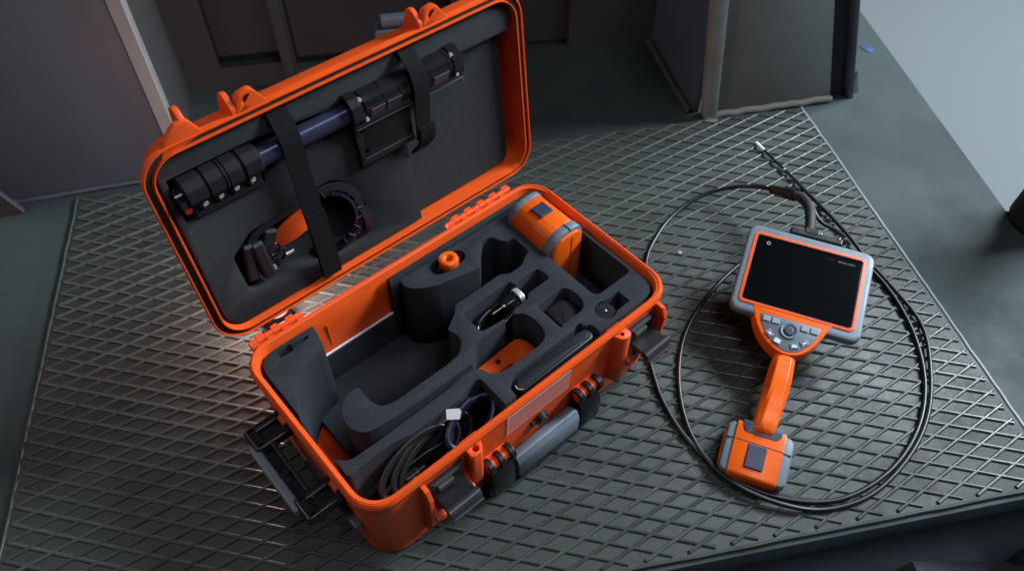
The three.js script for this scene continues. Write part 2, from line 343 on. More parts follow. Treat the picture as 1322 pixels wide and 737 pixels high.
{ // grey pipe clamp on the steelwork, seen over the lid
  const t = thing('pipe_clamp', 'small grey pipe clamp on a stand behind the top edge of the open lid', 'clamp', [-0.235, 0, -1.30], PA);
  obj('stand', box(0.03, 0.21, 0.03, 0, 0.105, 0, 0.004), mat.steel, t);
  obj('jaw', [box(0.05, 0.03, 0.035, -0.005, 0.225, 0, 0.004), box(0.02, 0.03, 0.03, 0.05, 0.232, 0, 0.003)], mat.steel, t);
  obj('pipe', cyl(0.013, 0.05, 'x', 0.01, 0.250, 0), mat.steel, t);
}
tag(obj('rubber_post', [lathe([[0, -0.005], [0.055, -0.005], [0.06, 0.0], [0.058, 0.05], [0.05, 0.06], [0.048, 0.30], [0.044, 0.31], [0, 0.31]]).translate(1.012, 0, -1.045)], mat.rubber), 'black rubber post standing at the edge of the view beside the pale floor', 'post');
tag(obj('paint_smear', [slab(soft([[0.818, -1.618], [0.842, -1.622], [0.852, -1.600], [0.836, -1.592], [0.826, -1.601]], 0.004), -0.0048, -0.0036, 0.0004)], mat.bluePaint), 'smear of blue paint on the deck beside the steel bracket', 'paint');  // blue paint smear, built as a thin raised patch
tag(obj('pebble', new THREE.IcosahedronGeometry(0.0055, 1).scale(1, 0.6, 0.9).translate(0.305, 0.0022, -0.95), mat.flange), 'small grey pebble lying on the tread plate near the case', 'pebble');

// ---------------------------------------------------------------- the orange case
const H = 0.1784, FY = 0.170;
const kase = thing('hard_case', 'open orange hard case with dark fitted foam, standing on the tread plate', 'case', [-0.0675, 0, -0.6617], 41.79 * PI / 180);
{
  const R = (hx, hz, r, y) => ringY(rrect(hx, hz, r), y);
  obj('base_shell', loft([R(0.245, 0.127, 0.03, 0.001), R(0.260, 0.142, 0.036, 0.002), R(0.2665, 0.1485, 0.042, 0.009), R(0.2712, 0.1526, 0.043, 0.158), R(0.2712, 0.1526, 0.043, 0.1645), R(0.2738, 0.1553, 0.043, 0.1662), R(0.2748, 0.1562, 0.043, 0.1682), R(0.2748, 0.1563, 0.043, 0.172), R(0.2735, 0.155, 0.042, 0.1765), R(0.2715, 0.153, 0.041, 0.1784), R(0.2685, 0.150, 0.039, 0.1784), R(0.2655, 0.147, 0.037, 0.1768), R(0.263, 0.1445, 0.035, 0.172), R(0.2605, 0.142, 0.034, 0.14), R(0.2585, 0.1395, 0.034, 0.016), R(0.252, 0.133, 0.03, 0.010)]), mat.orange, kase);
  obj('rim_ridge', loft([R(0.2708, 0.1523, 0.041, 0.1782), R(0.2702, 0.1517, 0.0405, 0.1792), R(0.2692, 0.1507, 0.0395, 0.1792), R(0.2686, 0.1501, 0.039, 0.1782)], false, false), mat.orange, kase);
  obj('mould_line', box(0.0014, 0.05, 0.0014, -0.145, 0.125, -0.1412), mat.orangeSmooth, kase);
  // foam: one block standing alone at one end, one large insert with its pockets
  const leftBlock = soft([[-0.2575, -0.139, 0.03], [-0.166, -0.139, 0.002], [-0.168, -0.122], [-0.174, -0.096, 0.003], [-0.190, -0.094, 0.01], [-0.212, -0.087, 0.01], [-0.230, -0.076, 0.01], [-0.243, -0.060, 0.01], [-0.250, -0.040, 0.01], [-0.2575, -0.026, 0.003]], 0.004);
  const slot = [[-0.2285, -0.1335], [-0.2285, -0.1205], [-0.2085, -0.1200], [-0.2075, -0.1240], [-0.1815, -0.1245], [-0.1810, -0.1295], [-0.2060, -0.1300], [-0.2085, -0.1335]];
  obj('foam_block', slab(leftBlock, 0.012, FY, 0.0007, [slot]), mat.foam, kase);
  const big = soft([
    [-0.022, -0.126, 0.001], [-0.025, -0.112], [-0.019, -0.101], [-0.004, -0.089, 0.002], [0.016, -0.080, 0.001], [0.084, -0.066, 0.002], [0.111, -0.097, 0.002], [0.122, -0.106, 0.008], [0.138, -0.102, 0.006], [0.143, -0.088, 0.002], [0.148, -0.081, 0.003], [0.163, -0.078, 0.004],
    [0.162, -0.042, 0.004], [0.147, -0.036], [0.136, -0.028, 0.006], [0.110, -0.027, 0.006], [0.098, -0.036], [0.040, -0.0345], [0.011, -0.035, 0.003], [0.002, -0.024, 0.006], [-0.025, -0.007, 0.003], [-0.020, 0.008, 0.008], [-0.022, 0.022, 0.008], [-0.038, 0.036, 0.008], [-0.060, 0.039], [-0.118, 0.039], [-0.152, 0.0395, 0.012], [-0.170, 0.033, 0.012], [-0.175, 0.016, 0.008], [-0.175, -0.012, 0.002],
    [-0.189, -0.013, 0.006], [-0.206, -0.004, 0.01], [-0.217, 0.014, 0.01], [-0.2185, 0.034, 0.01], [-0.208, 0.052, 0.01], [-0.190, 0.0565, 0.01], [-0.133, 0.060], [-0.074, 0.0602], [-0.046, 0.0598], [-0.034, 0.061, 0.002], [-0.014, 0.038, 0.01], [0.047, 0.0355, 0.002],
    [0.049, 0.0315, 0.001], [0.009, 0.0275, 0.003], [0.0085, -0.0145, 0.006], [0.074, -0.0165], [0.099, -0.0155, 0.003], [0.103, -0.004, 0.003], [0.110, -0.008, 0.003], [0.149, -0.0075, 0.006], [0.151, 0.0185, 0.006], [0.106, 0.019, 0.004], [0.098, 0.027, 0.006], [0.079, 0.0275], [0.064, 0.0305, 0.001],
    [0.066, 0.036, 0.004], [0.077, 0.042, 0.01], [0.0815, 0.064, 0.012], [0.077, 0.090, 0.012], [0.060, 0.0985, 0.012], [-0.012, 0.0985, 0.015], [-0.027, 0.090, 0.012], [-0.031, 0.074, 0.008], [-0.042, 0.0685, 0.008], [-0.056, 0.067], [-0.083, 0.0705], [-0.200, 0.0725], [-0.243, 0.0715, 0.006], [-0.2575, 0.058, 0.002],
    [-0.2575, 0.092, 0.01], [-0.240, 0.087, 0.006], [-0.190, 0.087], [-0.164, 0.0925], [-0.081, 0.0925, 0.006], [-0.052, 0.083, 0.006], [-0.042, 0.086, 0.004], [-0.043, 0.139, 0.001], [-0.023, 0.139, 0.001], [-0.0215, 0.124, 0.003], [-0.006, 0.1115, 0.006], [0.112, 0.1115, 0.004], [0.117, 0.107, 0.003], [0.125, 0.108, 0.003], [0.127, 0.118, 0.003], [0.133, 0.118, 0.003], [0.137, 0.128, 0.003], [0.135, 0.139, 0.001],
    [0.2575, 0.139, 0.03], [0.2575, -0.139, 0.03], [0.222, -0.139, 0.001], [0.222, -0.126, 0.001],
  ], 0.004);
  const holes = [stadium(0.036, 0.072, -0.106, 0.0125), soft([[0.099, 0.046, 0.003], [0.156, 0.044, 0.012], [0.160, 0.076, 0.012], [0.150, 0.093, 0.010], [0.099, 0.096, 0.002]], 0.003),
    soft([[0.177, -0.116, 0.006], [0.2515, -0.116, 0.006], [0.2515, 0.089, 0.008], [0.177, 0.089, 0.012]], 0.006, 4)];
  const disc = circle(0.0158, 0.1700, 0.1155, 40).filter(([x, z]) => !(x > 0.179 && z > 0.103 && z < 0.1275));
  const at = disc.findIndex(([x, z]) => z < 0.1155 && x > 0.17 && z > 0.1 && x > 0.178);
  const ordered = disc.map(([x, z]) => [x, z, Math.atan2(z - 0.1155, x - 0.17)]).map(([x, z, a]) => [x, z, a < 0 ? a + 2 * PI : a]).sort((p, q) => p[2] - q[2]).map(([x, z]) => [x, z]);
  holes.push([...ordered, [0.183, 0.1035], [0.209, 0.1035], [0.209, 0.1272], [0.183, 0.1272]]);
  obj('foam_insert', slab(big, 0.012, FY, 0.0007, holes), mat.foam, kase);
  obj('foam_strip', slab([[-0.036, -0.1395], [0.2205, -0.1395], [0.2205, -0.1315], [-0.036, -0.1315]], 0.03, FY + 0.001, 0.001), mat.foam, kase);
  obj('floor_pad', box(0.470, 0.012, 0.268, 0.020, 0.022, 0), mat.foam, kase);
  obj('pocket_floor', box(0.090, 0.03, 0.22, 0.2125, 0.06, -0.012), mat.foam, kase);
  obj('liner_board', box(0.134, 0.06, 0.004, -0.0975, 0.058, -0.1355), mat.foam, kase);
}
{ // hinge: knuckles in two runs along the back edge
  for (const [x0, x1, n] of [[-0.252, -0.168, 7], [0.096, 0.225, 10]]) {
    const w = (x1 - x0) / n;
    for (let i = 0; i < n; i++) obj('hinge_knuckle', [cyl(0.0046, w * 0.95, 'x', x0 + (i + 0.5) * w, 0.1768, -0.1610, 16), box(w * 0.93, 0.006, 0.008, x0 + (i + 0.5) * w, 0.1742 + (i % 2) * 0.004, i % 2 ? -0.1645 : -0.1578, 0.001)], mat.orange, kase);
    obj('hinge_leaf', box(x1 - x0, 0.005, 0.014, (x0 + x1) / 2, 0.1715, -0.1605, 0.001), mat.orange, kase);
    obj('hinge_pin', cyl(0.0018, x1 - x0, 'x', (x0 + x1) / 2, 0.1768, -0.1610, 10), mat.chrome, kase);
  }
}
// front wall: latches with their ribs and lugs
const wallZ = (y) => 0.1485 + (y - 0.010) * 0.0041 / 0.148;
for (const [sx, xc] of [[-1, -0.158], [1, 0.206]]) {
  const X = (d) => xc + sx * d;                               // d grows away from the middle of the case
  const fin = plateZY([[wallZ(0.03) - 0.001, 0.03], [wallZ(0.03) + 0.008, 0.034], [0.168, 0.06], [0.173, 0.145], [0.166, 0.163], [0.14, 0.163]], X(0.036) - 0.0035, X(0.036) + 0.0035, 0.0012);
  const foot = plateZY([[0.14, 0.07], [0.176, 0.08], [0.176, 0.088], [0.14, 0.10]], X(0.026) - 0.0075, X(0.026) + 0.0075, 0.001);
  obj('latch_rib', [fin, foot], mat.orange, kase);
  const lugHole = circle(0.0046, X(-0.046), 0.160, 14);
  const lug = slab(soft([[X(-0.034), 0.14, 0.001], [X(-0.034), 0.169, 0.006], [X(-0.052), 0.169, 0.006], [X(-0.060), 0.152, 0.004], [X(-0.062), 0.14, 0.001]].sort(() => 0), 0.003), sx > 0 ? 0.055 : 0.085, 0.1655, 0.0015, [lugHole]);
  obj('latch_lug', lug, mat.orange, kase);
  obj('latch_foot', plateZY([[0.14, 0.07], [0.172, 0.085], [0.172, 0.092], [0.14, 0.11]], X(-0.029) - 0.005, X(-0.029) + 0.005, 0.001), mat.orange, kase);
  const l = obj('latch', [box(0.054, 0.045, 0.012, xc, 0.128, 0.153, 0.002), box(0.048, 0.006, 0.034, xc, 0.121, 0.173, 0.002), box(0.050, 0.016, 0.007, xc, 0.112, 0.170, 0.002)], mat.black, kase);
  obj('latch_hook', [cyl(0.0070, 0.050, 'x', xc, 0.122, 0.191, 20), cyl(0.0024, 0.048, 'x', xc, 0.1155, 0.2005, 12), box(0.048, 0.003, 0.010, xc, 0.1145, 0.196, 0.001)], mat.hookMetal, l);
  obj('latch_spring', [box(0.024, 0.010, 0.008, xc - 0.006, 0.138, 0.161, 0.0015), box(0.040, 0.0022, 0.0024, xc - 0.002, 0.149, 0.160)], mat.facet_sheen, l);
}
{ // front carrying handle, folded down, on orange pegs
  for (const [x0, x1] of [[-0.098, -0.053], [0.072, 0.117]]) {
    const xm = (x0 + x1) / 2;
    const b = obj('handle_bracket', [plateZY(soft([[0.150, 0.088], [0.166, 0.088], [0.176, 0.06], [0.177, 0.016], [0.155, 0.012]], 0.004), x0 + 0.003, x1 - 0.003, 0.0015), box(x1 - x0 + 0.004, 0.02, 0.012, xm, 0.028, 0.168, 0.003)], mat.black, kase);
    for (let k = 0; k < 3; k++) obj('bracket_ring', lathe([[0.0068, -0.0045], [0.0115, -0.0045], [0.0125, -0.003], [0.0125, 0.003], [0.0115, 0.0045], [0.0068, 0.0045]], 'x', 24).translate(x0 + 0.004 + k * 0.0185, 0.092, 0.163), mat.black, b);
    obj('handle_peg', [cyl(0.0078, x1 - x0 + 0.002, 'x', xm, 0.092, 0.163, 20), box(x1 - x0 - 0.006, 0.012, 0.016, xm, 0.092, 0.152, 0.002)], mat.orange, kase);
  }
  const prof = soft([[0.150, 0.058, 0.006], [0.168, 0.072, 0.010], [0.178, 0.058, 0.012], [0.178, 0.022, 0.006], [0.168, 0.014, 0.004], [0.154, 0.020, 0.004]], 0.006, 4);
  const h = obj('handle_grip', plateZY(prof, -0.050, 0.070, 0.003), mat.grey, kase);
  obj('grip_seam', box(0.112, 0.0025, 0.004, 0.010, 0.019, 0.1775), mat.black, h);
  obj('grip_insert', box(0.010, 0.004, 0.006, 0.016, 0.021, 0.177, 0.001), mat.black, h);
}
{ const zl = wallZ(0.14) + 0.0004;
  const f = obj('label_film', box(0.117, 0.046, 0.0008, 0, 0, 0).rotateX(0.0277).translate(0.0075, 0.137, 0.1524), mat.film, kase);
  obj('film_glint', [box(0.117, 0.0016, 0.0014, 0.0075, 0.1602, 0.1533), box(0.0014, 0.046, 0.0014, 0, 0, 0).rotateX(0.0277).translate(-0.0515, 0.137, 0.1527)], mat.filmGlint, f);  // bright edge highlight of the film, painted as paler strips
}
obj('pressure_valve', [cyl(0.0115, 0.008, 'z', 0.011, 0.092, 0.1535, 24), cyl(0.0085, 0.004, 'z', 0.011, 0.092, 0.159, 20), box(0.032, 0.009, 0.008, 0.008, 0.092, 0.1525, 0.002)], mat.black, kase);
{ // swing handle on the short side
  const X = -0.262;
  for (const z of [-0.060, 0.067]) {
    const a = obj('handle_arm', [box(0.062, 0.017, 0.014, X - 0.028, 0.121, z - 0.0135, 0.005), box(0.062, 0.017, 0.014, X - 0.028, 0.121, z + 0.0135, 0.005), box(0.018, 0.017, 0.040, X - 0.052, 0.121, z, 0.005), box(0.056, 0.007, 0.022, X - 0.030, 0.116, z)], mat.black, kase);
    obj('handle_peg', [cyl(0.0062, 0.016, 'z', X - 0.008, 0.127, z, 16), box(0.018, 0.013, 0.013, X - 0.004, 0.126, z, 0.002)], mat.orange, kase);
  }
  const g = obj('side_grip', [box(0.013, 0.018, 0.118, X - 0.061, 0.117, 0.0035, 0.004)], mat.grey, kase);
  obj('grip_frame', [box(0.006, 0.017, 0.118, X - 0.0375, 0.120, 0.0035, 0.0015), box(0.018, 0.005, 0.118, X - 0.048, 0.110, 0.0035), box(0.018, 0.013, 0.005, X - 0.048, 0.118, 0.006)], mat.black, g);
  obj('side_trim', [box(0.012, 0.013, 0.125, X - 0.012, 0.092, 0.056, 0.003)], mat.greyDark, kase);
}
// lid
const TH = 83;
let lid;
{
  const VC = 0.1635, R = (hx, hv, r, n) => rrect(hx, hv, r, 0, VC).map(([x, v]) => [x, v, n]);
  const flip = (rings) => rings.map((r) => r.slice().reverse());
  lid = obj('lid_shell', loft(flip([R(0.25, 0.13, 0.03, -0.052), R(0.262, 0.139, 0.035, -0.050), R(0.267, 0.143, 0.04, -0.044), R(0.2715, 0.1475, 0.042, -0.015), R(0.277, 0.151, 0.043, -0.012), R(0.2808, 0.153, 0.044, -0.010), R(0.2812, 0.1534, 0.044, -0.001), R(0.2803, 0.1526, 0.043, 0.0006), R(0.2788, 0.1512, 0.042, 0.0006), R(0.2778, 0.1503, 0.041, -0.0045), R(0.2712, 0.1450, 0.038, -0.0045), R(0.2700, 0.1441, 0.037, 0.0018), R(0.2682, 0.1428, 0.035, 0.0018), R(0.2672, 0.1420, 0.034, -0.001), R(0.2630, 0.1395, 0.032, -0.044), R(0.255, 0.132, 0.03, -0.047)])), mat.orange, kase);
  lid.position.set(0, H + 0.006, -0.1644); lid.rotation.x = -(90 - TH) * PI / 180;
  obj('gasket', loft(flip([R(0.2776, 0.1501, 0.041, -0.0048), R(0.2770, 0.1496, 0.0405, -0.0018), R(0.2722, 0.1458, 0.039, -0.0018), R(0.2714, 0.1452, 0.0385, -0.0048)]), false, false), mat.gasket, lid);
  // foam: full depth with a pocket, and lower beyond u = 0.06
  const XY = (pts) => pts;
  const main = soft([[-0.2625, 0.0250, 0.03], [0.061, 0.0250, 0.001], [0.061, 0.2555, 0.002], [0.2625, 0.2555, 0.001], [0.2625, 0.3020, 0.03], [-0.2625, 0.3020, 0.03]], 0.004, 5);
  const pocket = soft([[-0.221, 0.132], [-0.189, 0.156], [-0.112, 0.162], [-0.085, 0.169, 0.012], [-0.060, 0.168, 0.02], [-0.038, 0.148, 0.02], [-0.023, 0.105, 0.008], [-0.030, 0.054], [-0.052, 0.046, 0.01], [-0.090, 0.047], [-0.165, 0.059], [-0.218, 0.070]], 0.006);
  const gripPocket = soft([[-0.254, 0.213], [-0.146, 0.213], [-0.146, 0.236], [0.0, 0.236], [0.0, 0.262], [-0.146, 0.275], [-0.254, 0.275]], 0.003);
  const f = obj('lid_foam', plateXY(main, -0.038, -0.007, 0.0015, [pocket, gripPocket]), mat.foamLid, lid);
  obj('foam_back', plateXY(soft([[-0.2585, 0.027, 0.03], [0.235, 0.027, 0.02], [0.235, 0.254, 0.001], [-0.2585, 0.294, 0.03]], 0.01, 4), -0.0435, -0.0385), mat.foamLid, lid);
  obj('recess_floor', plateXY(soft([[0.0605, 0.0275, 0.001], [0.247, 0.0275, 0.02], [0.247, 0.2550, 0.001], [0.0605, 0.2550, 0.001]], 0.01, 4), -0.0380, -0.0215), mat.foamLid, lid);
  obj('pocket_lining', plateXY(pocket.map(([x, v]) => [x * 1, v]), -0.0384, -0.0370), mat.foamLid, lid);
  // hook-and-loop straps over the pole
  const ribbon = (u, w, path, th = 0.0028) => {
    const c = new THREE.CatmullRomCurve3(path.map(([v, n, du]) => V(u + (du || 0), v, n)), false, 'centripetal'), rings = [];
    for (let i = 0; i <= 36; i++) { const p = c.getPoint(i / 36), t = c.getTangent(i / 36), nx = V(0, -t.z, t.y).normalize(); if (nx.z < 0) nx.negate(); const h = w / 2; rings.push([[p.x - h, p.y - nx.y * th / 2, p.z - nx.z * th / 2], [p.x + h, p.y - nx.y * th / 2, p.z - nx.z * th / 2], [p.x + h, p.y + nx.y * th / 2, p.z + nx.z * th / 2], [p.x - h, p.y + nx.y * th / 2, p.z + nx.z * th / 2]]); }
    return loft(rings, true, true, 0.5);
  };
  const s1 = obj('strap', ribbon(-0.106, 0.027, [[0.302, -0.006], [0.292, -0.001], [0.272, 0.0095], [0.256, 0.0120], [0.235, 0.0105], [0.19, 0.0085], [0.150, 0.007], [0.09, 0.005], [0.03, 0.001]]), mat.strap, lid);
  obj('strap_end', ribbon(-0.105, 0.028, [[0.146, 0.0095], [0.1, 0.0085], [0.06, 0.006], [0.030, 0.003]], 0.004), mat.strap, s1);
  const s2 = obj('strap', ribbon(0.083, 0.024, [[0.302, -0.006], [0.294, 0.001], [0.278, 0.0165], [0.262, 0.0205], [0.243, 0.0190], [0.215, 0.0130], [0.19, 0.009], [0.168, 0.005]]), mat.strap, lid);
  obj('strap_end', ribbon(0.084, 0.025, [[0.192, 0.016], [0.175, 0.014], [0.158, 0.004], [0.146, -0.004, -0.008]], 0.004), mat.strap, s2);
  // lugs and fins on the front edge of the lid
  for (const [uf, ul] of [[-0.154, -0.134], [0.113, 0.132]]) {
    obj('lid_lug', plateXY(soft([[ul - 0.020, 0.312, 0.001], [ul - 0.011, 0.337, 0.005], [ul + 0.008, 0.340, 0.006], [ul + 0.024, 0.312, 0.001]], 0.004), -0.014, -0.001, 0.0018, [circle(0.0060, ul, 0.3285, 14)]), mat.orange, lid);
    obj('lid_fin', plateZY(soft([[-0.044, 0.306, 0.001], [-0.030, 0.336, 0.005], [-0.018, 0.339, 0.005], [-0.002, 0.325, 0.003], [-0.002, 0.310, 0.001]], 0.003), uf - 0.0035, uf + 0.0035, 0.0012), mat.orange, lid);
  }
  obj('lid_fin', [plateZY(soft([[-0.044, 0.306, 0.001], [-0.030, 0.344, 0.005], [-0.016, 0.347, 0.005], [-0.002, 0.330, 0.003], [-0.002, 0.310, 0.001]], 0.003), -0.214, -0.2065, 0.0012), plateXY(soft([[-0.249, 0.305, 0.001], [-0.240, 0.320, 0.006], [-0.222, 0.336, 0.006], [-0.206, 0.336, 0.004], [-0.194, 0.314, 0.001]], 0.004), -0.012, -0.001, 0.0015)], mat.orange, lid);
}
// place a thing in the lid's frame
kase.updateMatrixWorld(true);
function inLid(o) { lid.matrixWorld.decompose(o.position, o.quaternion, o.scale); return o; }
function inCase(o) { kase.matrixWorld.decompose(o.position, o.quaternion, o.scale); return o; }

// ---------------------------------------------------------------- things in the lid
{
  const t = inLid(thing('extension_pole', 'black extension pole with bolted grip and clamp bracket strapped in the lid foam', 'pole'));
  const g = obj('grip', [lathe([[0, 0], [0.016, 0], [0.0195, 0.003], [0.0195, 0.026], [0.0175, 0.027], [0.0175, 0.029], [0.020, 0.030], [0.020, 0.048], [0.0186, 0.0485], [0.0186, 0.050], [0.020, 0.0505], [0.020, 0.053], [0.0186, 0.0535], [0.020, 0.055], [0.020, 0.072], [0.0175, 0.073], [0.0175, 0.076], [0.0198, 0.077], [0.0195, 0.098], [0.015, 0.101], [0, 0.101]], 'x').translate(-0.246, 0.252, -0.006), box(0.092, 0.036, 0.018, -0.196, 0.231, -0.010, 0.004)], mat.blackMatte, t);
  for (const u of [-0.226, -0.2055, -0.185, -0.163]) {
    obj('bolt_cup', lathe([[0.0045, -0.001], [0.0062, -0.001], [0.0068, 0.0015], [0.0058, 0.003], [0.0045, 0.001]], 'z', 18).translate(u, 0.231, -0.0005), mat.blackGloss, g);
    obj('bolt', lathe([[0, -0.001], [0.0038, -0.001], [0.0038, 0.0025], [0.0030, 0.0034], [0, 0.0034]], 'z', 12).translate(u, 0.231, -0.0005), mat.chrome, g);
  }
  obj('end_fitting', [cyl(0.0125, 0.012, 'x', -0.249, 0.250, -0.004, 20), cyl(0.004, 0.010, 'z', -0.2515, 0.248, 0.008, 12)], mat.gunmetal, t);
  obj('red_button', cyl(0.0045, 0.008, 'z', -0.248, 0.236, 0.004, 14), mat.red, t);
  obj('tube', lathe([[0, 0], [0.0132, 0], [0.0132, 0.138], [0, 0.138]], 'x', 40).translate(-0.150, 0.252, -0.004), mat.tubeBlue, t);
  const b = obj('clamp_body', [lathe([[0, 0], [0.0185, 0], [0.0195, 0.001], [0.0195, 0.142], [0.0185, 0.143], [0, 0.143]], 'x', 40).translate(-0.001, 0.256, -0.003),
    plateXY(soft([[-0.018, 0.231], [0.158, 0.231], [0.158, 0.240], [0.150, 0.246], [-0.018, 0.246]], 0.002), -0.008, 0.012, 0.0012)], mat.gunmetal, t);
  for (const u of [-0.012, 0.150]) obj('clamp_collar', [lathe([[0.0, -0.0085], [0.0215, -0.0085], [0.0225, -0.0075], [0.0225, 0.0075], [0.0215, 0.0085], [0, 0.0085]], 'x', 36).translate(u, 0.255, -0.004), box(0.017, 0.026, 0.014, u, 0.241, 0.004, 0.002)], mat.gunmetal, b);
  for (const u of [-0.005, 0.142]) { obj('clamp_screw', cyl(0.003, 0.004, 'z', u + 0.001, 0.271, 0.0105, 10), mat.chrome, b); obj('clamp_screw', cyl(0.0026, 0.004, 'z', u + 0.004, 0.243, 0.0145, 10), mat.chrome, b); }
  for (const [u, w] of [[0.017, 0.022], [0.0425, 0.022], [0.120, 0.026]]) obj('facet_sheen', box(w, 0.017, 0.002, 0, 0, 0, 0.0009).rotateX(0.45).translate(u, 0.256 - 0.0192 * Math.sin(0.45), -0.003 + 0.0192 * Math.cos(0.45)), mat.facet_sheen, b);  // paler flats: reflections on the glossy clamp put into their colour
  for (const u of [0.0297, 0.054, 0.104, 0.136]) obj('groove_ring', lathe([[0.0188, -0.0012], [0.0201, -0.0008], [0.0201, 0.0008], [0.0188, 0.0012]], 'x', 36).translate(u, 0.256, -0.003), mat.blackGloss, b);
  obj('mount_plate', [plateXY(soft([[-0.018, 0.177], [0.068, 0.177], [0.070, 0.231], [-0.018, 0.231]], 0.002), -0.010, 0.004, 0.001, [circle(0.0035, -0.008, 0.224, 14), circle(0.0035, -0.007, 0.190, 14)]), box(0.088, 0.007, 0.012, 0.026, 0.174, -0.002, 0.001)], mat.black, t);
  obj('plate_edge', [box(0.086, 0.0012, 0.0016, 0.026, 0.2305, 0.0048), box(0.080, 0.0012, 0.0016, 0.028, 0.1805, 0.0045), box(0.176, 0.0012, 0.0014, 0.070, 0.2322, 0.0125)], mat.facet_sheen, t);
}
{
  const t = inLid(thing('carrying_strap', 'folded black carrying strap with an orange tab and metal ring, in the lid pocket', 'strap'));
  const band = (path, w, th) => { // flat band standing on edge along a path in u, v
    const c = new THREE.CatmullRomCurve3(path.map(([u, v, n]) => V(u, v, n)), false, 'centripetal'), rings = [];
    for (let i = 0; i <= 48; i++) { const p = c.getPoint(i / 48), tg = c.getTangent(i / 48), s = V(-tg.y, tg.x, 0).normalize(); rings.push([[p.x - s.x * th, p.y - s.y * th, p.z - w], [p.x + s.x * th, p.y + s.y * th, p.z - w], [p.x + s.x * th, p.y + s.y * th, p.z + w], [p.x - s.x * th, p.y - s.y * th, p.z + w]]); }
    return loft(rings, true, true, 0.5);
  };
  obj('band', [band([[-0.198, 0.108, -0.026], [-0.186, 0.142, -0.022], [-0.150, 0.153, -0.020], [-0.110, 0.155, -0.020], [-0.080, 0.159, -0.018], [-0.054, 0.153, -0.016], [-0.036, 0.130, -0.016], [-0.032, 0.098, -0.018], [-0.042, 0.068, -0.020], [-0.070, 0.053, -0.022], [-0.100, 0.056, -0.024]], 0.011, 0.0055)], mat.webbing, t);
  obj('band_inner', [band([[-0.105, 0.147, -0.022], [-0.080, 0.151, -0.018], [-0.058, 0.142, -0.016], [-0.044, 0.120, -0.014], [-0.042, 0.092, -0.016], [-0.054, 0.070, -0.020], [-0.085, 0.061, -0.024]], 0.010, 0.0022), band([[-0.03, 0.10, -0.016], [-0.027, 0.078, -0.014], [-0.030, 0.058, -0.018], [-0.044, 0.052, -0.022]], 0.010, 0.006)], mat.webbing, t);
  for (let k = 0; k < 11; k++) { const a = -1.35 + k * 0.33, u = -0.079 + 0.043 * Math.cos(a), v = 0.106 + 0.047 * Math.sin(a); obj('fold', box(0.013, 0.0022, 0.017, 0, 0, 0, 0.0008).rotateZ(a + (k % 2 ? 0.25 : -0.2)).translate(u, v, -0.0135), mat.webbing, t); }
  for (const [u, v, w, h, r, n] of [[-0.203, 0.108, 0.016, 0.058, -0.18, -0.016], [-0.186, 0.104, 0.018, 0.062, 0.04, -0.013], [-0.172, 0.122, 0.020, 0.045, -0.5, -0.016]]) obj('folded_pad', box(w, h, 0.018, 0, 0, 0, 0.005).rotateZ(r).translate(u, v, n), mat.webbing, t);
  obj('orange_tab', loft([[-0.172, 0.120, 0.107], [-0.155, 0.131, 0.105], [-0.135, 0.141, 0.106], [-0.113, 0.149, 0.110], [-0.098, 0.152, 0.115]].map(([u, a, b], i) => { const n = -0.012 - (i - 2) * (i - 2) * 0.0012; return [[u, b, n - 0.003], [u, a, n - 0.003], [u + 0.002, a, n], [u + 0.002, b, n]]; }), true, true, 0.5), mat.orange, t);
  obj('ring', new THREE.TorusGeometry(0.0085, 0.0016, 8, 24).translate(-0.168, 0.112, -0.008), mat.gunmetal, t);
  obj('swivel_clip', [new THREE.TorusGeometry(0.007, 0.0022, 8, 20).scale(1.4, 0.8, 1).rotateZ(0.9).translate(-0.162, 0.096, -0.010), box(0.006, 0.016, 0.005, -0.170, 0.090, -0.010, 0.001)], mat.gunmetal, t);
  obj('clip_pin', [cyl(0.0026, 0.012, 'x', -0.150, 0.096, -0.006, 10), cyl(0.002, 0.007, 'y', -0.176, 0.086, -0.006, 8)], mat.chrome, t);
}

// ---------------------------------------------------------------- things in the base foam
{ // spare battery: arched cross-section along z
  const t = inCase(thing('battery_pack', 'orange battery pack with grey bumpers standing in the corner foam pocket', 'battery'));
  const prof = (g) => soft([[0.1785 - g, 0.075, 0.002], [0.1785 - g, 0.166, 0.012], [0.186 - g, 0.186, 0.014], [0.205, 0.1965 + g, 0.012], [0.240 + g, 0.1960 + g, 0.010], [0.2495 + g, 0.180, 0.006], [0.2495 + g, 0.075, 0.002]], 0.006, 4);
  const ex = (g, z0, z1, b = 0.0015) => plateXY(prof(g), z0, z1, b);
  obj('body', ex(0, -0.104, -0.030), mat.orangeSmooth, t);
  obj('bumper', ex(0.0012, -0.115, -0.103, 0.003), mat.grey, t);
  obj('bumper', ex(0.0012, -0.0305, -0.014, 0.003), mat.grey, t);
  obj('end_cap', ex(-0.004, -0.016, -0.009, 0.003), mat.orangeSmooth, t);
  obj('release_button', box(0.026, 0.004, 0.026, 0.2185, 0.1970, -0.075, 0.0018), mat.slate, t);
  obj('seam', [box(0.0008, 0.11, 0.0008, 0.222, 0.130, -0.0088), box(0.0012, 0.004, 0.016, 0.222, 0.1965, -0.022)], mat.black, t);
}
tag(inCase(obj('plastic_plug', [lathe([[0.0042, 0.150], [0.0042, 0.1775], [0.0052, 0.1800], [0.0075, 0.1822], [0.0115, 0.1828], [0.0145, 0.1812], [0.0158, 0.1780], [0.0154, 0.1690], [0.0120, 0.1640], [0.0120, 0.12], [0.0042, 0.12]]).translate(0.0535, 0, -0.1035)], mat.orangeSmooth)), 'round orange plastic cap with a hole, standing in an oval foam pocket', 'cap');
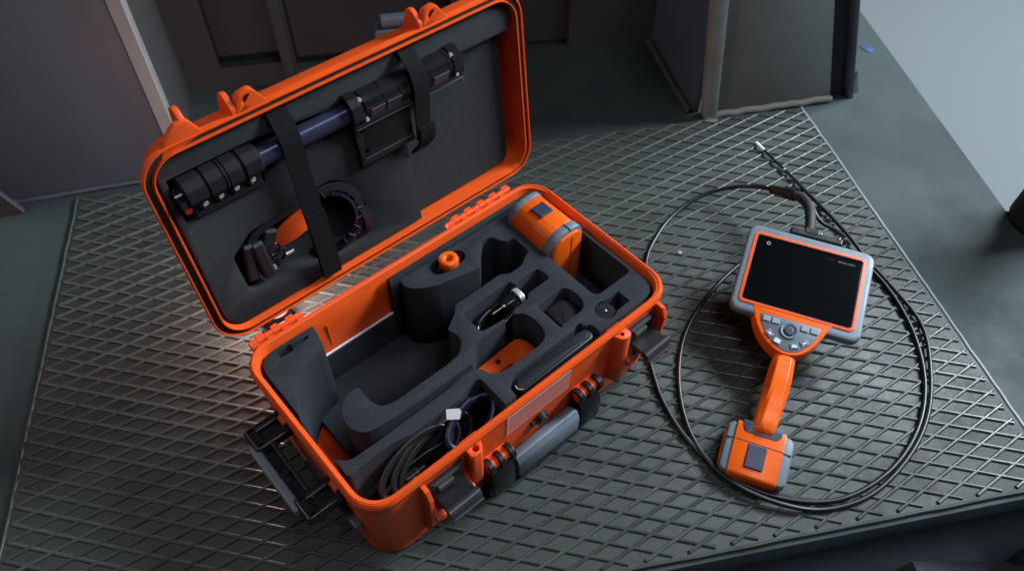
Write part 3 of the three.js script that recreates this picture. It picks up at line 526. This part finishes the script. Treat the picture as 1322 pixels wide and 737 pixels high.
{
  const t = inCase(thing('probe_lead', 'short coiled black lead with brass pin and chrome collar in a foam pocket', 'lead'));
  const pts = []; for (let i = 0; i <= 70; i++) { const a = 0.3 + i / 70 * 2 * PI * 2.7, k = 1 - 0.12 * (i / 70); pts.push([0.054 + 0.041 * k * Math.cos(a), 0.126 + i * 0.00034 + 0.012 * Math.cos(a) + 0.004 * Math.sin(a * 1.3), 0.0075 + 0.0165 * k * Math.sin(a)]); }
  obj('lead', tube(pts, 0.0056, 180, 10), mat.blackGloss, t);
  obj('body', [lathe([[0, -0.020], [0.007, -0.020], [0.0115, -0.012], [0.0125, 0.010], [0.011, 0.013], [0, 0.013]], 'x', 28).translate(0.086, 0.150, 0.003)], mat.blackGloss, t);
  obj('chrome_collar', [lathe([[0.010, -0.004], [0.0150, -0.004], [0.0158, -0.0025], [0.0158, 0.0025], [0.0150, 0.004], [0.010, 0.004]], 'x', 36).translate(0.099, 0.150, 0.004)], mat.chrome, t);
  obj('brass_pin', [cyl(0.0018, 0.020, 'x', 0.056, 0.160, 0.008, 12), cyl(0.0038, 0.0045, 'x', 0.067, 0.160, 0.008, 14)], mat.brass, t);
}
{
  const t = inCase(thing('lens_block', 'black rounded block sitting in a square foam pocket', 'block'));
  obj('body', [slab(soft([[0.108, 0.050, 0.008], [0.150, 0.050, 0.012], [0.152, 0.074, 0.012], [0.146, 0.092, 0.008], [0.108, 0.093, 0.006]], 0.006, 4), 0.07, 0.158, 0.006, [], 4)], mat.black, t);
  obj('lid_seam', [slab(soft([[0.1072, 0.0492], [0.1508, 0.0492], [0.1528, 0.074], [0.1468, 0.0928], [0.1072, 0.0938]], 0.006, 4), 0.130, 0.1315)], mat.blackGloss, t);
}
{
  const t = inCase(thing('round_cap', 'flat round dark cap with a bright dot at its centre, in the foam', 'cap'));
  obj('disc', lathe([[0, 0.1665], [0.0030, 0.1665], [0.0034, 0.1672], [0.0140, 0.1672], [0.0150, 0.1660], [0.0150, 0.13], [0, 0.13]], 'y', 40).translate(0.170, 0, 0.1155), mat.black, t);
  obj('centre_pin', new THREE.SphereGeometry(0.0018, 12, 8).scale(1, 0.6, 1).translate(0.171, 0.1674, 0.1155), mat.chrome, t);
}
{
  const t = inCase(thing('orange_adapter', 'orange plastic adapter with two dark holes deep in a foam pocket', 'adapter'));
  obj('body', slab(soft([[-0.026, 0.042, 0.012], [0.070, 0.036, 0.014], [0.078, 0.060, 0.012], [0.074, 0.092, 0.01], [-0.022, 0.094, 0.012]], 0.01, 4), 0.055, 0.112, 0.003, [circle(0.0075, 0.018, 0.052, 18), soft([[0.004, 0.064], [0.034, 0.063], [0.036, 0.079], [0.002, 0.080]], 0.006)]), mat.orange, t);
  obj('hole_floor', box(0.05, 0.02, 0.04, 0.022, 0.085, 0.064), mat.orange, t);
}
{
  const t = inCase(thing('black_charger', 'long glossy black charger case lying in foam along the front edge', 'charger'));
  const out = (g) => soft([[-0.014 + g, 0.122 + g, 0.004], [-0.002, 0.1150 + g, 0.006], [0.100, 0.1145 + g, 0.01], [0.124 - g, 0.117 + g, 0.008], [0.130 - g, 0.126, 0.008], [0.126 - g, 0.136 - g, 0.005], [-0.008, 0.1375 - g, 0.004], [-0.014 + g, 0.133 - g, 0.004]], 0.005, 5);
  obj('body', slab(out(0), 0.09, 0.1655, 0.0025, [], 4), mat.charger, t);
  obj('top_shell', slab(out(0.0022), 0.1650, 0.1685, 0.0015, [], 3), mat.charger, t);
  obj('seam_line', tube([[-0.010, 0.1686, 0.1225], [0.03, 0.1687, 0.121], [0.07, 0.1687, 0.126], [0.115, 0.1686, 0.131]], 0.0007, 40, 6), mat.blackGloss, t);
  obj('edge_line', tube([[-0.0125, 0.1660, 0.124], [-0.0130, 0.1660, 0.130], [-0.0085, 0.1660, 0.1355]], 0.0012, 20, 6), mat.chrome, t);
}
{
  const t = inCase(thing('power_cable', 'coil of black power cable filling the front foam pocket', 'cable'));
  const loop = (cx, cz, rx, rz, y, lean, turns, r, ph, twist) => { const p = [], N = Math.round(28 * turns); for (let i = 0; i <= N; i++) { const a = ph + i / 28 * 2 * PI, k = 1 - 0.05 * i / 28; p.push([cx + rx * k * Math.cos(a) + twist * Math.sin(a), y - i * 0.00012 - lean * Math.sin(a), cz + rz * k * Math.sin(a)]); } return tube(p, r, N * 5, 9); };
  obj('outer_loops', loop(-0.172, 0.1125, 0.060, 0.0215, 0.136, 0.022, 2.0, 0.0034, 0.4, -0.016), mat.cable, t);
  obj('inner_loops', loop(-0.158, 0.1135, 0.056, 0.0215, 0.133, 0.020, 2.0, 0.0034, 1.4, -0.020), mat.cable, t);
  obj('crossing_loops', loop(-0.142, 0.1140, 0.060, 0.0215, 0.126, 0.022, 2.0, 0.0034, 2.6, -0.026), mat.cable, t);
  obj('lower_loops', loop(-0.160, 0.1145, 0.072, 0.020, 0.095, 0.010, 4.0, 0.0042, 2.2, 0), mat.cable, t);
  obj('plug', [box(0.026, 0.014, 0.014, -0.185, 0.110, 0.112, 0.005), box(0.016, 0.010, 0.010, -0.168, 0.110, 0.112, 0.004)], mat.black, t);
}
{
  const t = inCase(thing('data_cable', 'dark blue cable looped with a white paper tag, beside the black cable coil', 'cable'));
  const p = []; for (let i = 0; i <= 70; i++) { const a = i / 70 * 2 * PI * 2.4 + 2.2; p.push([-0.084 + 0.040 * Math.cos(a) - 0.016 * Math.sin(a), 0.134 + i * 0.00016 - 0.012 * Math.sin(a), 0.1160 + 0.0200 * Math.sin(a)]); }
  obj('cable', tube(p, 0.0048, 240, 10), mat.cableBlue, t);
  obj('paper_tag', plateXY(soft([[-0.0095, -0.006], [0.008, -0.007], [0.0095, -0.001], [0.011, 0.003], [0.008, 0.007], [-0.009, 0.0075]], 0.001), -0.0008, 0.0008).rotateX(-0.95).rotateY(-0.6).translate(-0.103, 0.166, 0.1035), mat.white, t);
}
tag(inCase(obj('thin_rod', [cyl(0.0021, 0.138, 'x', -0.0955, 0.0905, -0.1375, 12)], mat.white)), 'thin pale rod lying along the back wall inside the case', 'rod');

// ---------------------------------------------------------------- the inspection handset
const SO = V(0.476, 0.088, -0.817), yaw = 20.55 * PI / 180, tl = 10 * PI / 180;
const se = V(Math.cos(yaw), 0, Math.sin(yaw)), sg = V(-Math.sin(yaw) * Math.cos(tl), -Math.sin(tl), Math.cos(yaw) * Math.cos(tl)), sn = V(0, 0, 0).crossVectors(sg, se);
const scope = thing('inspection_handset', 'orange handheld inspection camera with dark screen and looped black probe tube, on the tread plate', 'inspection camera');
{
  scope.matrix.makeBasis(se, sn, sg).setPosition(SO); scope.matrix.decompose(scope.position, scope.quaternion, scope.scale); scope.scale.set(1.033, 1, 1.075); scope.updateMatrixWorld(true);
  const inv = scope.matrixWorld.clone().invert();
  // bumper: a C of grey rubber, open at the keypad
  const rr = rrect(0.0998, 0.0798, 0.016, 0.001, 0.001, 8);
  const inner = rrect(0.0880, 0.0652, 0.009, 0, 0.001, 8);
  obj('bumper', slab(rr, -0.016, 0.0025, 0.005, [inner], 4), mat.grey, scope);
  const bz = obj('bezel', slab(rrect(0.0890, 0.0662, 0.009, 0, 0.001, 8), -0.020, 0.0042, 0.0012, [rrect(0.0852, 0.0624, 0.006, 0, 0.001, 8)], 3), mat.orange, scope);
  obj('inner_bezel', slab(rrect(0.0854, 0.0626, 0.006, 0, 0.001, 8), -0.010, 0.0024, 0.0004, [rrect(0.0828, 0.0600, 0.005, 0, 0.001, 8)]), mat.black, bz);
  // screen: dark lit panel with a ring mark and a line of small print
  const cv = document.createElement('canvas'); cv.width = 1024; cv.height = 742; const c = cv.getContext('2d');
  c.fillStyle = '#05070a'; c.fillRect(0, 0, 1024, 742);
  c.strokeStyle = '#f2f2f2'; c.lineWidth = 7; c.beginPath(); c.arc(116, 64, 15, 0, PI * 2); c.stroke();
  for (let k = 0; k < 8; k++) { c.beginPath(); c.moveTo(116 + 16 * Math.cos(k * PI / 4), 64 + 16 * Math.sin(k * PI / 4)); c.lineTo(116 + 21 * Math.cos(k * PI / 4), 64 + 21 * Math.sin(k * PI / 4)); c.lineWidth = 5; c.stroke(); }
  c.font = '27px sans-serif'; c.textAlign = 'right'; c.fillStyle = '#d8d8d8'; c.fillText('Mentor FLEX+', 964, 72); c.fillStyle = '#8c2f24'; c.fillRect(700, 58, 70, 5);
  const ct = new THREE.CanvasTexture(cv); ct.colorSpace = THREE.SRGBColorSpace; ct.anisotropy = 8;
  const sm = new THREE.Mesh(new THREE.PlaneGeometry(0.1658, 0.1202).rotateX(-PI / 2), new THREE.MeshPhysicalMaterial({ color: 0x030405, roughness: 0.16, emissive: 0xffffff, emissiveMap: ct, emissiveIntensity: 0.55, ior: 1.45 }));
  sm.position.set(0, 0.0016, 0.001); sm.name = 'screen'; sm.castShadow = sm.receiveShadow = true; scope.add(sm);
  obj('screen_backing', box(0.17, 0.014, 0.124, 0, -0.0065, 0.001), mat.black, scope);
  obj('back_shell', slab(rrect(0.080, 0.060, 0.02, 0, 0, 6), -0.036, -0.020, 0.006, [], 3), mat.greyDark, scope);
  obj('kickstand', [box(0.060, 0.006, 0.062, 0, 0, 0, 0.002).rotateX(1.15).translate(0, -0.061, -0.02)], mat.greyDark, scope);
  // keypad housing
  const padO = soft([[-0.0655, 0.066, 0.003], [-0.0605, 0.0765, 0.006], [-0.0560, 0.090, 0.02], [-0.042, 0.113, 0.02], [-0.020, 0.130, 0.02], [-0.001, 0.1345, 0.012], [0.018, 0.130, 0.02], [0.034, 0.115, 0.02], [0.046, 0.091, 0.02], [0.0525, 0.0765, 0.006], [0.059, 0.066, 0.003]], 0.01, 5);
  obj('keypad_housing', slab(padO, -0.026, 0.0035, 0.003, [], 3), mat.orangeSmooth, scope);
  const padI = soft([[-0.0500, 0.0765, 0.003], [-0.0475, 0.090, 0.02], [-0.036, 0.109, 0.02], [-0.018, 0.1245, 0.02], [-0.001, 0.1290, 0.012], [0.016, 0.1245, 0.02], [0.029, 0.111, 0.02], [0.0395, 0.091, 0.02], [0.0425, 0.0765, 0.003]], 0.01, 5);
  const kp = obj('keypad', slab(padI, 0.002, 0.0048, 0.0008), mat.keypad, scope);
  const glyph = (draw) => { const g = document.createElement('canvas'); g.width = g.height = 64; const x = g.getContext('2d'); x.fillStyle = '#59646b'; x.fillRect(0, 0, 64, 64); x.fillStyle = x.strokeStyle = '#eef2f4'; x.lineWidth = 7; draw(x); const t2 = new THREE.CanvasTexture(g); t2.colorSpace = THREE.SRGBColorSpace; return new THREE.MeshPhysicalMaterial({ map: t2, roughness: 0.45 }); };
  const icons = [
    glyph((x) => { x.beginPath(); x.moveTo(10, 34); x.lineTo(34, 16); x.lineTo(34, 50); x.fill(); x.fillRect(32, 27, 22, 13); }),
    glyph((x) => { for (let k = 0; k < 3; k++) x.fillRect(14, 16 + k * 13, 36, 7); x.strokeRect(9, 9, 46, 46); }),
    glyph((x) => { x.fillRect(10, 22, 44, 28); x.fillRect(22, 14, 20, 9); x.fillStyle = '#59646b'; x.beginPath(); x.arc(32, 36, 9, 0, 7); x.fill(); }),
    glyph((x) => { x.beginPath(); x.moveTo(50, 14); x.lineTo(50, 38); x.lineTo(26, 38); x.stroke(); x.beginPath(); x.moveTo(10, 38); x.lineTo(28, 24); x.lineTo(28, 52); x.fill(); }),
  ];
  for (const [x, z, rot] of [[-0.0395, 0.0845, 0], [-0.0255, 0.0848, 0.06], [0.0185, 0.0848, -0.06], [0.0325, 0.0845, 0]]) obj('button', box(0.0115, 0.003, 0.0095, 0, 0, 0, 0.0008).rotateY(rot).translate(x, 0.0052, z), mat.key, kp);
  [[-0.0300, 0.1075, 0.75], [-0.0170, 0.1165, 0.35], [0.0085, 0.1175, -0.35], [0.0220, 0.1080, -0.75]].forEach(([x, z, rot], i) => {
    const b = obj('button', box(0.0120, 0.0028, 0.0090, 0, 0, 0, 0.0008).rotateY(-rot).translate(x, 0.0051, z), mat.key, kp);
    const q = new THREE.Mesh(new THREE.PlaneGeometry(0.0095, 0.0075).rotateX(-PI / 2).rotateY(-rot * 0.6).translate(x, 0.0068, z), icons[i]); q.name = 'icon'; q.castShadow = q.receiveShadow = true; b.add(q);
  });
  obj('joystick_ring', lathe([[0.0085, 0.004], [0.0138, 0.004], [0.0136, 0.0068], [0.0122, 0.0078], [0.0100, 0.0068], [0.0085, 0.005]], 'y', 36).translate(-0.0035, 0, 0.0955), mat.grey, kp);
  obj('joystick', lathe([[0, 0.0100], [0.004, 0.0098], [0.0068, 0.0086], [0.0080, 0.0066], [0.0080, 0.003], [0, 0.003]], 'y', 32).translate(-0.0035, 0, 0.0955), mat.slate, kp);
  // grip
  const ring = (cx, z, hx, hy, cy) => Array.from({ length: 28 }, (_, i) => { const a = i / 28 * 2 * PI, ca = Math.cos(a), sa = Math.sin(a), e = 0.9; return [cx + hx * Math.sign(ca) * Math.abs(ca) ** e, cy + hy * Math.sign(sa) * Math.abs(sa) ** e, z]; });
  obj('grip', loft([ring(0.001, 0.112, 0.013, 0.010, -0.016), ring(0.001, 0.126, 0.0165, 0.0140, -0.014), ring(0.0005, 0.145, 0.0172, 0.016, -0.012), ring(0.000, 0.165, 0.0183, 0.017, -0.010), ring(-0.001, 0.190, 0.0184, 0.017, -0.009), ring(-0.003, 0.215, 0.0180, 0.0165, -0.009), ring(-0.005, 0.240, 0.0174, 0.0160, -0.0085), ring(-0.0062, 0.256, 0.0172, 0.0155, -0.0070), ring(-0.0064, 0.2595, 0.0165, 0.0130, -0.0070), ring(-0.0064, 0.2605, 0.0120, 0.009, -0.0075)].map((r) => r.slice().reverse()), true, true, 1.2), mat.orangeSmooth, scope);
  // battery foot: side profile in z, y; its underside lies flat on the plate
  const foot = (g) => soft([[0.2500 - g, 0.0005 + g, 0.004], [0.3270 + g, -0.0015 + g, 0.006], [0.3295 + g, -0.0255, 0.005], [0.2480 - g, -0.0415, 0.006]], 0.004, 4);
  const bat = obj('battery_foot', plateZY(foot(0), -0.0425, 0.0270, 0.0015), mat.orangeSmooth, scope);
  const flank = (x0, x1, out) => loft([[0.2525, -0.003, 0.3245, -0.0045, 0.3275, -0.0250, 0.2505, -0.0405]].flatMap(([a, b, c2, d, e2, f2, g2, h2]) => {
    const sec = (x, k) => soft([[a, b], [c2, d], [e2, f2], [g2, h2]].map(([z, y]) => [0.289 + (z - 0.289) * k, -0.020 + (y + 0.020) * k]), 0.004, 3).map(([z, y]) => [x, y, z]);
    const l = [sec(x0, 1.0), sec(x0 + (x1 - x0) * 0.45, 0.99), sec(x0 + (x1 - x0) * 0.85, 0.90), sec(x1, 0.76)];
    return out > 0 ? l.map((r) => r.slice().reverse()) : l;
  }), true, true, 0.5);
  obj('bumper_flank', flank(-0.0424, -0.0545, -1), mat.grey, bat);
  obj('bumper_flank', flank(0.0269, 0.0405, 1), mat.grey, bat);
  obj('flank_cap', plateZY(soft([[0.262, -0.009], [0.314, -0.010], [0.318, -0.024], [0.262, -0.034]], 0.006), -0.0560, -0.0530, 0.001), mat.orangeSmooth, bat);
  for (const [w, x] of [[0.0106, -0.0475], [0.0116, 0.0328]]) obj('flank_groove', box(w, 0.034, 0.0009, x, -0.0195, 0.2775), mat.black, bat);
  obj('seam', box(0.069, 0.0006, 0.0007, -0.0078, 0.0001, 0.2775), mat.slate, bat);
  obj('release_button', box(0.0265, 0.004, 0.0345, -0.0085, -0.0004, 0.2965, 0.0018), mat.slate, bat);
  obj('neck_collar', slab(soft([[-0.036, 0.247, 0.001], [0.0215, 0.247, 0.001], [0.0205, 0.2575, 0.003], [0.0165, 0.2645, 0.004], [-0.0305, 0.2645, 0.004], [-0.0350, 0.2575, 0.003]], 0.003), -0.010, 0.0012, 0.0008), mat.slate, bat);
  // connector bar and probe tube
  obj('connector_bar', [box(0.084, 0.018, 0.012, 0.006, -0.009, -0.0875, 0.003), box(0.026, 0.022, 0.012, -0.002, -0.010, -0.093, 0.003)], mat.black, scope);
  obj('bar_clip', [box(0.0014, 0.019, 0.004, 0.013, -0.0085, -0.0925), box(0.0014, 0.019, 0.004, 0.042, -0.0085, -0.0925)], mat.chrome, scope);
  const L = (p) => { const v = V(...p).applyMatrix4(inv); return [v.x, v.y, v.z]; };
  const start = V(-0.004, -0.013, -0.094).applyMatrix4(scope.matrixWorld).toArray();
  const PX = (x, y, h) => [x, h, y];
  const neck = [start, [0.515, 0.099, -0.943], [0.519, 0.099, -0.965], [0.520, 0.095, -0.988], [0.515, 0.090, -1.007], [0.505, 0.085, -1.020]];
  obj('tube_boot', tube(neck.map(L), 0.0088, 40, 14), mat.cableSleeve, scope);
  obj('boot_collar', [tube([[0.508, 0.087, -1.016], [0.495, 0.080, -1.031]].map(L), 0.0112, 6, 14), tube([[0.494, 0.0795, -1.032], [0.476, 0.070, -1.048]].map(L), 0.0080, 6, 12)], mat.cable, scope);
  obj('tube_guard', tube([[0.533, 0.088, -0.996], [0.536, 0.082, -0.975], [0.544, 0.078, -0.958], [0.564, 0.076, -0.943], [0.578, 0.076, -0.925]].map(L), 0.0036, 24, 8), mat.cable, scope);
  const run = [[0.482, 0.075, -1.040], [0.464, 0.062, -1.061], [0.429, 0.045, -1.081], [0.389, 0.030, -1.085], [0.345, 0.016, -1.073], [0.299, 0.007, -1.034], [0.268, 0.005, -0.988], [0.246, 0.005, -0.940], [0.236, 0.005, -0.885], [0.228, 0.005, -0.800], [0.226, 0.005, -0.727], [0.229, 0.005, -0.690], [0.238, 0.005, -0.640], [0.264, 0.005, -0.578], [0.312, 0.005, -0.517], [0.384, 0.005, -0.479], [0.470, 0.005, -0.474], [0.556, 0.005, -0.516], [0.623, 0.005, -0.586], [0.662, 0.005, -0.666], [0.677, 0.005, -0.757], [0.670, 0.005, -0.839], [0.646, 0.005, -0.909], [0.600, 0.005, -0.968], [0.530, 0.005, -0.990], [0.455, 0.005, -0.955], [0.393, 0.005, -0.905], [0.320, 0.005, -0.817], [0.281, 0.005, -0.736], [0.268, 0.005, -0.633], [0.284, 0.007, -0.553], [0.324, 0.012, -0.497], [0.384, 0.012, -0.466], [0.446, 0.006, -0.459], [0.520, 0.005, -0.481], [0.595, 0.005, -0.541], [0.647, 0.006, -0.611], [0.679, 0.009, -0.696], [0.695, 0.007, -0.789], [0.670, 0.006, -0.873], [0.645, 0.007, -0.930], [0.625, 0.010, -0.985], [0.608, 0.009, -1.030], [0.582, 0.007, -1.090], [0.562, 0.007, -1.133]];
  obj('probe_tube', tube(run.map(L), 0.0036, 620, 9), mat.cable, scope);
  obj('probe_tip', [tube([[0.562, 0.007, -1.133], [0.543, 0.0075, -1.171], [0.514, 0.0075, -1.228]].map(L), 0.0028, 20, 10)], mat.gunmetal, scope);
  obj('tip_metal', tube([[0.514, 0.0075, -1.228], [0.502, 0.0075, -1.252]].map(L), 0.0031, 4, 12), mat.white, scope);
  obj('tip_ring', tube([[0.5445, 0.0075, -1.168], [0.5425, 0.0075, -1.172]].map(L), 0.0032, 3, 12), mat.chrome, scope);
}
renderer.render(scene, camera);
